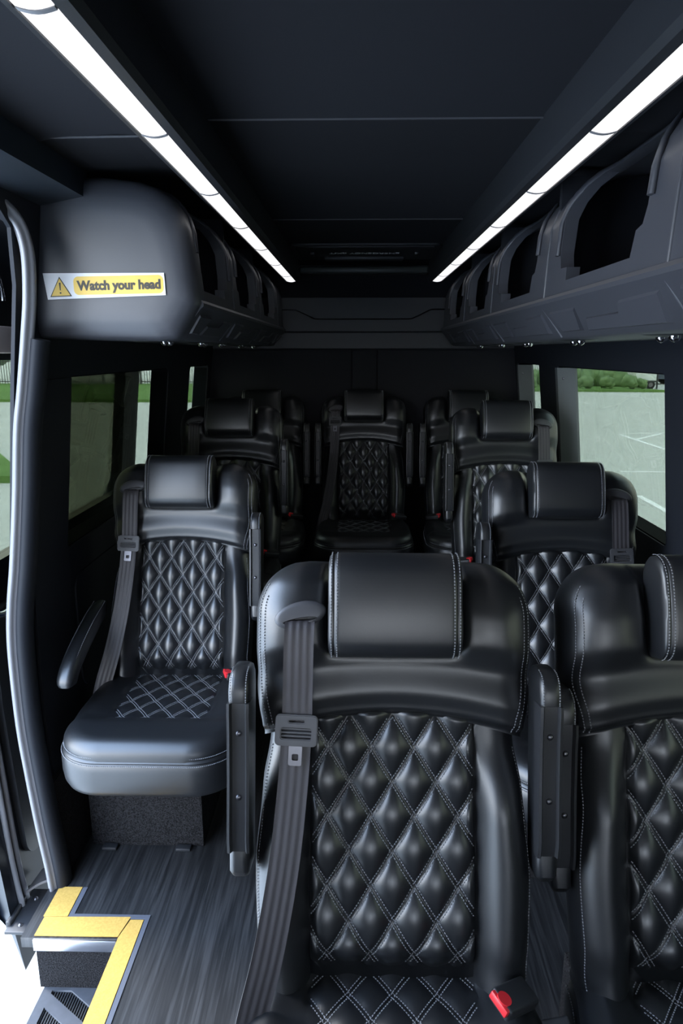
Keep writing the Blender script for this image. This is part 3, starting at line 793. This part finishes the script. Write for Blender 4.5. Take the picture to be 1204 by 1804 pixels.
def m_headstitch():
    bm = bmesh.new(); base = head_prof()
    # open loop over front face: from top back, over the front, to the bottom
    P = [Vector((n, h)) for n, h in base]
    loop = P[9:0:-1] + [P[0]] + P[43:26:-1]
    dens = []
    for a, b in zip(loop, loop[1:]):
        m = max(1, int((b - a).length / .0025))
        for k in range(m): dens.append(a + (b - a) * k / m)
    dens.append(loop[-1])
    cum = [0]
    for a, b in zip(dens, dens[1:]): cum.append(cum[-1] + (b - a).length)
    for u in (-.0990, -.0905, .0905, .0990):
        def f(s):
            if s > cum[-1]: return None
            i = 0
            while i < len(cum) - 2 and cum[i + 1] < s: i += 1
            t = (s - cum[i]) / max(1e-6, cum[i + 1] - cum[i]); p = dens[i].lerp(dens[i + 1], t); d = (dens[i + 1] - dens[i]).normalized()
            nn, hh = -d.y, d.x
            if nn * (p.x - .055) + hh * (p.y - .58) < 0: nn, hh = -nn, -hh
            bulge = hbulge(u, p.y, p.x)
            return BK(u, p.y, p.x + bulge), Vector((0, -nn * CL + hh * SL, nn * SL + hh * CL))
        stitch_path(bm, f, cum[-1], lift=.0002)
    return bm
# cushion
CF, CRC = -.415, .12
def cw(y): return interp([(-.45, .232), (-.30, .240), (-.12, .236), (.03, .215)], y)
def cus_d(x, y):
    w = cw(y); qx = max(abs(x) - (w - CRC), 0); qy = max((CF + CRC) - y, 0); return max(0, CRC - math.hypot(qx, qy))
CPX, CPY = .0352, .044
def cus_z(x, y):
    z = .487
    ax = abs(x)
    inq = (1 - sstep(QW, QW + .012, ax)) * sstep(-.262, -.245, y)
    z += .016 * (1 - (1 - sstep(QW, QW + .06, ax)) ) * sstep(-.33, -.2, y)
    z += .010 * (1 - sstep(-.30, -.25, y))
    z -= .010 * inq
    if inq > 0: z += .0085 * inq * quilt_pow(x, y + .02, CPX, CPY)
    R = .048; d = cus_d(x, y)
    if d < R: z -= (R - math.sqrt(R * R - (R - d) ** 2)) * .85
    return z
def cus_pt(i, j, U, V):
    t = (smap(j, V) + 1) / 2 if False else j / V
    t = 1 - (1 - t) ** 1.0
    y = CF + (.045 - CF) * (t if t > .15 else t * t / .15 * .5 + t * .5)
    qy = max((CF + CRC) - y, 0); w = cw(y) - (CRC - math.sqrt(max(0, CRC ** 2 - qy ** 2)))
    return smap(i, U) * w, y
def m_cushion():
    bm = bmesh.new(); U, V = 96, 100
    def P(i, j): x, y = cus_pt(i, j, U, V); return Vector((x, y, cus_z(x, y)))
    def B(i, j, k): x, y = cus_pt(i, j, U, V); z = cus_z(x, y); return Vector((x * (1 - .02 * k), y, z + (.43 - z) * k))
    shell(bm, U, V, P, B); return bm
def cus_outline(n=60, grow=0.0):
    out = []
    w = cw(CF + CRC)
    out.append((-cw(.04) - grow, .04))
    for k in range(1, 8):
        y = .04 + (CF + CRC - .04) * k / 8; out.append((-cw(y) - grow, y))
    for k in range(17):
        a = PI + PI / 2 * k / 16; out.append((-w + CRC + (CRC + grow) * math.cos(a), CF + CRC + (CRC + grow) * math.sin(a)))
    L = len(out)
    out += [(-x, y) for x, y in out[::-1]]
    return out
def m_skirt():
    bm = bmesh.new(); rings = []
    for z, g in ((.455, -.006), (.4515, -.001), (.447, .002), (.443, .0005), (.44, .003), (.42, .006), (.39, .006), (.365, .003), (.350, -.004), (.343, -.016), (.341, -.04)):
        rings.append([Vector((x, y, z)) for x, y in cus_outline(grow=g)])
    loft(bm, rings); return bm
def m_cusstitch():
    bm = bmesh.new()
    diamond_stitches(bm, lambda x, y: Vector((x, y, cus_z(x, y))), -QW + .002, QW - .002, -.252, lambda u: .03, CPX, CPY, -.02, Vector((0, 0, 1)))
    for z, g in ((.4585, -.0035), (.4400, .0035)):
        o = [Vector((x, y, z)) for x, y in cus_outline(grow=g)]
        cum = [0]
        for a, b in zip(o, o[1:]): cum.append(cum[-1] + (b - a).length)
        def f(s):
            if s > cum[-1]: return None
            i = 0
            while i < len(cum) - 2 and cum[i + 1] < s: i += 1
            t = (s - cum[i]) / max(1e-6, cum[i + 1] - cum[i]); d = (o[i + 1] - o[i]).normalized()
            nn = Vector((d.y, -d.x, .35)).normalized(); p = o[i].lerp(o[i + 1], t)
            if nn.x * p.x + nn.y * (p.y + .2) < 0: nn.x, nn.y = -nn.x, -nn.y
            return p, nn
        stitch_path(bm, f, cum[-1], lift=.0015)
    return bm
# belt hardware; s = -1 puts the belt on the left shoulder as seen from the front
def m_bezel(s):
    def fn():
        bm = bmesh.new(); c = (s * .150, .560); base = pad_n(*c) + .001; rings = []
        for k, (ax, ay, dn) in enumerate(((.041, .0215, -.012), (.041, .0215, .002), (.0385, .0195, .006), (.033, .0145, .0085), (.027, .0045, .0085), (.026, .0035, .007), (.0255, .003, -.003))):
            rings.append([BK(c[0] + ax * math.cos(t) , c[1] + ay * math.sin(t) - s * .18 * ax * math.cos(t) + (.002 if k < 4 else -.006), base + dn) for t in [2 * PI * i / 32 for i in range(32)]])
        loft(bm, rings); return bm
    return fn
def belt_path(s):
    pts = [(s * .150, .556, pad_n(s * .15, .556) - .006), (s * .150, .545, pad_n(s * .15, .545) + .014), (s * .151, .50, .074), (s * .152, .44, .068), (s * .153, .385, .066), (s * .158, .30, .064), (s * .170, .18, .066), (s * .190, .06, .070), (s * .212, -.03, .070), (s * .226, -.09, .060), (s * .236, -.14, .045)]
    return catmull([BK(*p) for p in pts], 6)
def m_belt(s):
    def fn():
        bm = bmesh.new(); P = belt_path(s); w = .0235; rings = []
        for i, p in enumerate(P):
            t = (P[min(i + 1, len(P) - 1)] - P[max(i - 1, 0)]).normalized()
            tw = .0 + s * .35 * sstep(.4, 1.0, i / len(P))
            a = Vector((1, -tw, 0)); a = (a - t * a.dot(t)).normalized(); nn = a.cross(t); 
            if nn.y > 0: nn = -nn
            top = [p + a * (w * (-1 + 2 * k / 20)) + nn * (.0009 + .0006 * math.cos(k / 20 * 2 * PI * 4)) for k in range(21)]
            bot = [p + a * (w * (-1 + 2 * k / 4)) - nn * .0005 for k in range(4, -1, -1)]
            rings.append(top + bot)
        loft(bm, rings); return bm
    return fn
def hwframe(s, low=False):
    P = belt_path(s); L = 0; k = 0
    target = .385 if not low else .50
    best = min(range(1, len(P) - 1), key=lambda i: abs((P[i].z - ZJ) / CL - target - .02))
    p = P[best]; t = (P[best + 1] - P[best - 1]).normalized(); a = Vector((1, 0, 0)); a = (a - t * a.dot(t)).normalized(); n = a.cross(t)
    if n.y > 0: n = -n
    return p, a, -t, n
def m_tongue_frame(s, low=False):
    def fn():
        p, a, up, n = hwframe(s, low)
        bm = holed(rrect(-.033, .033, -.024, .024, .007, 4), [rrect(-.0235, .0235, -.013, .004, .003, 3), rrect(-.012, .012, .012, .016, .0015, 2)], .007)
        bmesh.ops.bevel(bm, geom=[e for e in bm.edges if len(e.link_faces) == 2 and e.calc_face_angle(0) > 1], offset=.0015, segments=2, affect='EDGES')
        for v in bm.verts: x, y, z = v.co; v.co = p + a * x + up * y + n * (z + .002)
        for yy in (-.0095, -.004, .0015):
            cyl(bm, p + a * -.024 + up * yy + n * .0035, p + a * .024 + up * yy + n * .0035, .0022, n=8)
        return bm
    return fn
def m_tongue(s, low=False):
    def fn():
        p, a, up, n = hwframe(s, low)
        bm = holed(rrect(-.0105, .0105, -.054, -.020, .003, 3), [rrect(-.005, .005, -.046, -.036, .002, 2)], .003)
        for v in bm.verts: x, y, z = v.co; v.co = p + a * x + up * y + n * (z + .003)
        return bm
    return fn
def m_buckle(s, M):
    def fn():
        bm = bmesh.new()
        box(bm, -.032, .036, -.021, .021, -.011, .011, .004, 3, M); return bm
    return fn
def m_button(M):
    def fn():
        bm = bmesh.new(); box(bm, -.0375, -.027, -.0175, .0175, -.003, .0092, .002, 2, M)
        vs = []
        cyl(bm, M @ Vector((-.027, 0, .009)), M @ Vector((-.027, 0, .0118)), .0110, n=20); return bm
    return fn
def frame_mat(loc, ax, up):
    x = -Vector(ax).normalized(); z = Vector(up); z = (z - x * z.dot(x)).normalized(); y = z.cross(x)
    return Matrix.Translation(Vector(loc)) @ Matrix((x, y, z)).transposed().to_4x4()
# armrest folded up: long channel facing forward, leather pad behind and over the top
def arm_pt(a, h, n):   # frame of a raised armrest, a little more upright than the back
    l = math.radians(13); return Vector((a, .012 + h * math.sin(l) - n * math.cos(l), .665 + h * math.cos(l) + n * math.sin(l)))
def m_armpad():
    bm = bmesh.new(); rings = []
    LN = .335
    for h, k, n1 in ((-.002, .5, -.01), (.004, .8, .004), (.014, 1, .012), (.045, 1, .012), (.055, 1, .010), (.275, 1, .012), (.283, 1, .030), (.300, 1, .032), (.318, .97, .027), (.329, .85, .014), (.334, .6, -.005)):
        w = .0165 * k; n0 = -.055 * k - .0
        sec = rrect(-w, w, n0, n1, min(.011, w * .7), 4)
        rings.append([arm_pt(x, h, n) for x, n in sec])
    loft(bm, rings); return bm
def m_armchan():
    bm = bmesh.new(); rings = []
    for h, n0 in ((.045, .008), (.048, .02), (.07, .026), (.16, .026), (.24, .030), (.268, .034), (.283, .034)):
        sec = [(-.0172, -.005), (-.0172, n0), (-.0130, n0 + .001), (-.0098, n0 - .006), (.0098, n0 - .006), (.0130, n0 + .001), (.0172, n0), (.0172, -.005)]
        rings.append([arm_pt(x, h, n) for x, n in sec])
    loft(bm, rings); return bm
def m_armscrew(h, n):
    bm = bmesh.new()
    dome(bm, arm_pt(0, h, n), (arm_pt(0, 0, 1) - arm_pt(0, 0, 0)), .0052, .0035, 12, 3)
    return bm
def m_armstitch():
    bm = bmesh.new()
    for sx_ in (-1, 1):
        pts_ = catmull([arm_pt(sx_ * .0120, h, n) for h, n in ((.284, .0320), (.300, .0325), (.317, .0285), (.328, .0165), (.333, .0))], 8)
        for a, b in list(zip(pts_, pts_[2:]))[::2]:
            stitch(bm, a, a + (b - a) * .7, Vector((0, -.7, .7)))
    return bm
def m_armdown():
    bm = bmesh.new(); rings = []
    P = [Vector(p) for p in ((0, .02, .715), (0, -.05, .700), (0, -.13, .676), (0, -.20, .650), (0, -.25, .625), (0, -.275, .600), (0, -.280, .585))]
    Pc = catmull(P, 3); N = len(Pc)
    for i, p in enumerate(Pc):
        t = (Pc[min(i + 1, N - 1)] - Pc[max(i - 1, 0)]).normalized(); b = Vector((1, 0, 0)); c = t.cross(b)
        k = .55 + .45 * min(1, i / 2) if i < 3 else (1 if i < N - 4 else [.97, .88, .7, .4][i - (N - 4)])
        rings.append([p + b * x * k + c * y * k for x, y in rrect(-.0235, .0235, -.030, .022, .017, 5)])
    loft(bm, rings); return bm
def m_armdownstitch():
    bm = bmesh.new()
    P = catmull([Vector(p) for p in ((0, -.0, .729), (0, -.06, .716), (0, -.13, .696), (0, -.20, .669), (0, -.25, .644), (0, -.285, .612))], 10)
    for sx_ in (-1, 1):
        for a, b in zip(P[::1], P[1::1]): stitch(bm, a + Vector((sx_ * .017, 0, .0)), a + (b - a) * .6 + Vector((sx_ * .017, 0, 0)), Vector((0, -.3, 1)))
    return bm

def make_seat(x, y, z, side, label, arms=(-1, 1), down=None, aoff=(0, 0, 0), base=(-.17, .17), group=None, low=False, buckle=None):
    """x, y = junction of back and cushion; side = shoulder that carries the belt"""
    s = -1 if side == 'left' else 1
    r = empty('passenger_seat', (x, y, z)); tag(r, label, 'seat', group)
    part('backrest', 'body', m_body, LEATHER, r, angle=50, stitches=edge_stitch([(.008, body_n, body_w, -.03, .355)]))
    part('shoulder_pad', 'pad', m_pad, LEATHER, r, angle=50, stitches=edge_stitch([(.010, pad_n, pad_w, .372, .62), (.019, pad_n, pad_w, .372, .60)]))
    part('quilted_back_panel', 'quilt', m_quilt, LEATHER_Q, r, angle=0, stitches=m_quiltstitch, label='diamond-quilted panel with pale double stitching')
    part('headrest', 'head', m_head, LEATHER, r, angle=50, stitches=m_headstitch)
    part('seat_cushion', 'cushion', m_cushion, LEATHER, r, angle=50, stitches=m_cusstitch)
    part('cushion_skirt', 'skirt', m_skirt, LEATHER, r, angle=50)
    part('belt_guide', 'bezel%d' % s, m_bezel(s), PLASTIC_MID, r, label='oval grey plastic belt guide')
    b = part('seat_belt', 'belt%d' % s, m_belt(s), WEB, r, angle=50, label='ribbed grey seat belt webbing')
    part('belt_tongue_frame', 'tf%d%d' % (s, low), m_tongue_frame(s, low), PLASTIC_MID if not low else PLASTIC, b)
    part('belt_tongue', 'tg%d%d' % (s, low), m_tongue(s, low), STEEL, b, label='steel belt tongue')
    if buckle is None: buckle = ((-s * .185, -.055, .518), (s * 1, -.45, .22), (-s * .15, -.1, 1))
    key = str(buckle); M = frame_mat(*buckle)
    bk = part('belt_buckle', 'bk' + key, m_buckle(s, M), PLASTIC, r, label='black belt buckle')
    part('release_button', 'bt' + key, m_button(M), RED, bk, label='red release button')
    bm = bmesh.new(); box(bm, base[0], base[1], -.165, .20, 0, .345, .003); obj('seat_base', bm, CARPET, r, label='charcoal carpeted seat box')
    for a in arms:
        ar = part('armrest', 'armpad', m_armpad, LEATHER, r, stitches=m_armstitch); ar.location = (a * (.236 if a > 0 and x < .3 and z == 0 and x > 0 else .241), aoff[1] if a * s < 0 else 0, aoff[2] if a * s < 0 else 0)
        part('armrest_underside', 'armchan', m_armchan, PLASTIC, ar, angle=30, label='black plastic underside of the raised armrest')
        part('screw', 'armscrew1', lambda: m_armscrew(.235, .0235), STEEL, ar); part('screw', 'armscrew2', lambda: m_armscrew(.135, .0195), STEEL, ar)
    if down:
        ar = part('armrest', 'armdown', m_armdown, LEATHER, r, label='lowered leather armrest', stitches=m_armdownstitch); ar.location = (down * .236, 0, 0)
    return r
G = 'black quilted leather passenger seats'
make_seat(.061, .90, 0, 'left', 'nearest black quilted leather seat, whole back in view, belt on its left shoulder', group=G, buckle=((.178, -.062, .525), (-.85, -.62, .30), (-.25, -.45, 1)))
make_seat(.575, .90, 0, 'right', 'front row black leather seat cut off by the right edge of the picture', arms=(-1, 1), aoff=(0, .035, -.05), group=G, buckle=((-.268, -.095, .475), (.12, -.9, -.42), (-.2, -.4, .9)))
make_seat(-.549, 1.955, 0, 'left', 'left-hand black quilted seat just behind the door opening, with its carpeted base in view', arms=(1,), down=-1, base=(-.255, .088), group=G)
make_seat(.612, 1.847, 0, 'right', 'second single black leather seat beside the large right-hand window', arms=(-1,), group=G)
make_seat(-.553, 2.842, .118, 'left', 'black leather seat behind the left-hand seat, beside the dark pillar between left windows', arms=(1,), group=G)
make_seat(.624, 2.752, .118, 'right', 'third seat from the front on the right, below the gap between right windows', arms=(-1,), group=G)
make_seat(.036, 3.53, .118, 'left', 'middle seat of the back row with fully visible quilted panel and red buckle', low=True, group=G)
make_seat(-.505, 3.53, .118, 'left', 'left seat of the back row, mostly hidden, its headrest showing', arms=(1,), group=G)
make_seat(.586, 3.53, .118, 'right', 'right seat of the back row, partly hidden behind the right-hand seats', arms=(-1,), group=G)
# floor anchors of the left seat
for xx in (-.745, -.52):
    bm = bmesh.new(); box(bm, xx - .022, xx + .022, 1.765, 1.789, .0005, .010, .002)
    tag(obj('floor_anchor', bm, PLASTIC), 'small black seat anchor on the floor in front of the carpeted base, ' + ('nearer the wall' if xx < -.6 else 'nearer the aisle'), 'anchor', 'seat floor anchors')

# ------------------------------------------------------------------ outside
GZ = -.62
bm = bmesh.new()
vs = [bm.verts.new(p) for p in ((-160, -60, GZ), (160, -60, GZ), (160, 220, GZ), (-160, 220, GZ))]; bm.faces.new(vs)
ground = struct(obj('ground', bm, CONCRETE, smooth=False), 'pale concrete parking lot')
LN = [((6.88, 18.085), (6.825, 15.18)), ((7.0, 18.22), (8.9, 18.5)), ((6.92, 17.0), (8.04, 18.24)), ((4.74, 12.25), (6.2, 12.2)), ((4.22, 10.1), (4.15, 7.5)), ((13.2, 36.6), (13.65, 31.5)), ((9.6, 32.1), (9.7, 29)), ((-13.5, 30), (-13.4, 26)), ((-9.5, 22), (-14, 21.5)), ((-6, 15), (-6.1, 10))]
for (a, b) in LN:
    a = Vector(a); b = Vector(b); d = (b - a).normalized(); n = Vector((-d.y, d.x)) * .05
    bm = bmesh.new(); q = [a - n, b - n, b + n, a + n]
    A = [bm.verts.new((p.x, p.y, GZ + .004)) for p in q]; bm.faces.new(A)
    obj('painted_line', bm, LINE, ground, smooth=False, label='white parking line')
def lawn(poly, label):
    bm = bmesh.new(); A = [bm.verts.new((x, y, GZ + .12)) for x, y in poly]; B = [bm.verts.new((x, y, GZ)) for x, y in poly]; n = len(A)
    bm.faces.new(A)
    for i in range(n): bm.faces.new((A[i], A[(i + 1) % n], B[(i + 1) % n], B[i]))
    tag(obj('lawn', bm, GRASS, smooth=False), label, 'lawn', kind='stuff')
lawn([(5, 38.5), (16.6, 37.6), (15.9, 40.6), (15.9, 45.5), (5, 45.5)], 'green grass verge beyond the parking lot on the right')
lawn([(-45, 29.5), (-3, 29.5), (-3, 45), (-45, 45)], 'green grass verge beyond the parking lot on the left')
lawn([(-30, 11.0), (-5.4, 10.9), (-8.5, 15.4), (-30, 15.3)], 'green grass island seen through the open door glass')
def blob(bm, c, r, seed, n=2, flat=1.0):
    rng = random.Random(seed)
    q = bmesh.ops.create_icosphere(bm, subdivisions=n, radius=1.0)
    for v in q['verts']:
        k = r * (1 + rng.uniform(-.28, .28)); v.co = Vector(c) + Vector((v.co.x * k, v.co.y * k, v.co.z * k * flat))
for i, (px, yy, r_) in enumerate([(12.8, 39.3, .42), (14.0, 39.2, .42), (15.1, 38.9, .45), (15.85, 39.1, .34), (9.8, 39.6, .4)]):
    bm = bmesh.new()
    for k in range(8):
        a = k * 2.4; blob(bm, (px + .3 * r_ * math.cos(a) * 1.6, yy + .3 * r_ * math.sin(a), GZ + .12 + r_ * (.55 + .09 * k)), r_ * .55, i * 10 + k)
    tag(obj('bush', bm, LEAF, angle=0), ['low round bush on the verge, second from the window pillar', 'low round bush in the middle of the verge', 'taller bush on the verge near the white trailer', 'bush right beside the white trailer', 'low bush seen through the narrow rear right window'][i], 'bush', 'round bushes on the right verge')
for i, (xa, xb, yy, lab) in enumerate([(5, 15.5, 42, 'long loose hedge of shrubs in front of the right-hand fence')]):
    bm = bmesh.new(); x = xa; k = 0
    while x < xb:
        blob(bm, (x, yy + random.uniform(-.4, .4), GZ + .5 + random.uniform(0, .25)), random.uniform(.4, .62), 200 + k); x += .42; k += 1
    tag(obj('hedge', bm, LEAF, angle=0), lab, 'hedge')
def fence(xa, xb, yy, lab, hgt=1.7):
    r = empty('metal_fence', ((xa + xb) / 2, yy, GZ)); tag(r, lab, 'fence'); L = r.location
    bm = bmesh.new(); x = xa
    while x < xb:
        box(bm, x - .012, x + .012, yy - .012, yy + .012, GZ + .1, GZ + hgt); x += .17
    for v in bm.verts: v.co -= L
    obj('bars', bm, FENCE, r, smooth=False)
    bm = bmesh.new(); box(bm, xa, xb, yy - .02, yy + .02, GZ + .25, GZ + .30); box(bm, xa, xb, yy - .02, yy + .02, GZ + hgt - .2, GZ + hgt - .15)
    x = xa
    while x < xb: box(bm, x - .04, x + .04, yy - .04, yy + .04, GZ, GZ + hgt + .1); x += 2.4
    for v in bm.verts: v.co -= L
    obj('rails', bm, FENCE, r, smooth=False)
fence(6, 17.2, 46.5, 'black metal bar fence behind the right-hand hedge')
fence(-45, -4, 44, 'black metal bar fence beyond the left-hand grass')
def tree(x, y, hgt, r_, seed, lab, grp):
    r = empty('tree', (x, y, GZ)); tag(r, lab, 'tree', grp); rng = random.Random(seed)
    bm = bmesh.new(); cyl(bm, (0, 0, 0), (0.1, 0, hgt * .6), .12, .07, 10); cyl(bm, (0.1, 0, hgt * .5), (.8, .2, hgt * .8), .06, .03, 8); cyl(bm, (0.05, 0, hgt * .45), (-.8, -.1, hgt * .75), .06, .03, 8)
    obj('trunk', bm, BARK, r)
    bm = bmesh.new()
    for k in range(26):
        a = rng.uniform(0, 2 * PI); q = rng.uniform(0, r_ * .8); blob(bm, (q * math.cos(a), q * math.sin(a) * .6, hgt * rng.uniform(.22, .95)), rng.uniform(.5, .9), seed * 31 + k, 2)
    obj('crown', bm, TREELEAF, r, angle=0)
rg = random.Random(3)
k = 0
for x in range(-46, -2, 6):
    tree(x + rg.uniform(-1, 1), 50 + rg.uniform(-2, 3), rg.uniform(5, 7.5), 2.4, 40 + k, 'leafy green tree behind the left-hand fence', 'trees behind the left-hand fence'); k += 1
for x in range(6, 30, 6):
    tree(x + rg.uniform(-1, 1), 53 + rg.uniform(-2, 3), rg.uniform(4, 6), 2.4, 80 + k, 'leafy green tree behind the right-hand fence', 'trees behind the right-hand fence'); k += 1
# utility trailer
tr = empty('utility_trailer', (16.9, 41, GZ)); tag(tr, 'white box trailer on dark wheels parked at the end of the right verge', 'trailer')
bm = bmesh.new(); box(bm, -.62, .58, 0, 2.2, .48, 2.0, .04); obj('box_body', bm, TRAILER, tr)
bm = bmesh.new(); box(bm, -.64, .70, .0, 2.2, .38, .50, .02); box(bm, .66, .74, .1, .18, .0, 1.0, .01); obj('chassis', bm, FENCE, tr)
for xx in (.30, -.30):
    for yy in (.05,):
        bm = bmesh.new(); cyl(bm, (xx, yy, .25), (xx, yy + .16, .25), .25, n=28); w_ = obj('wheel', bm, TYRE, tr)
        bm = bmesh.new(); cyl(bm, (xx, yy - .01, .25), (xx, yy + .17, .25), .13, n=20); obj('rim', bm, STEEL, w_)
# dark blue car
cr = empty('parked_car', (19.9, 48, GZ)); tag(cr, 'dark blue car parked behind the shrubs next to the white trailer', 'car')
bm = bmesh.new(); prism(bm, [(-2.1, .35), (2.1, .35), (2.15, .9), (1.9, 1.05), (1.1, 1.12), (-.2, 1.15), (-2.1, 1.1)], -.85, .85, lambda a, b, f: (a, f, b)); obj('car_body', bm, BLUECAR, cr, angle=20)
bm = bmesh.new(); prism(bm, [(-1.9, 1.1), (1.0, 1.1), (.3, 1.62), (-1.5, 1.65)], -.75, .75, lambda a, b, f: (a, f, b)); obj('cabin', bm, GLASSDARK, cr, angle=20)
bm = bmesh.new(); box(bm, -1.5, .3, -.78, .78, 1.6, 1.70, .03); box(bm, -.65, -.55, -.77, .77, 1.1, 1.62); obj('roof', bm, TRAILER, cr)
for xx in (-1.35, 1.35):
    for yy in (-.88, .66):
        bm = bmesh.new(); cyl(bm, (xx, yy, .36), (xx, yy + .22, .36), .36, n=24); obj('wheel', bm, TYRE, cr)
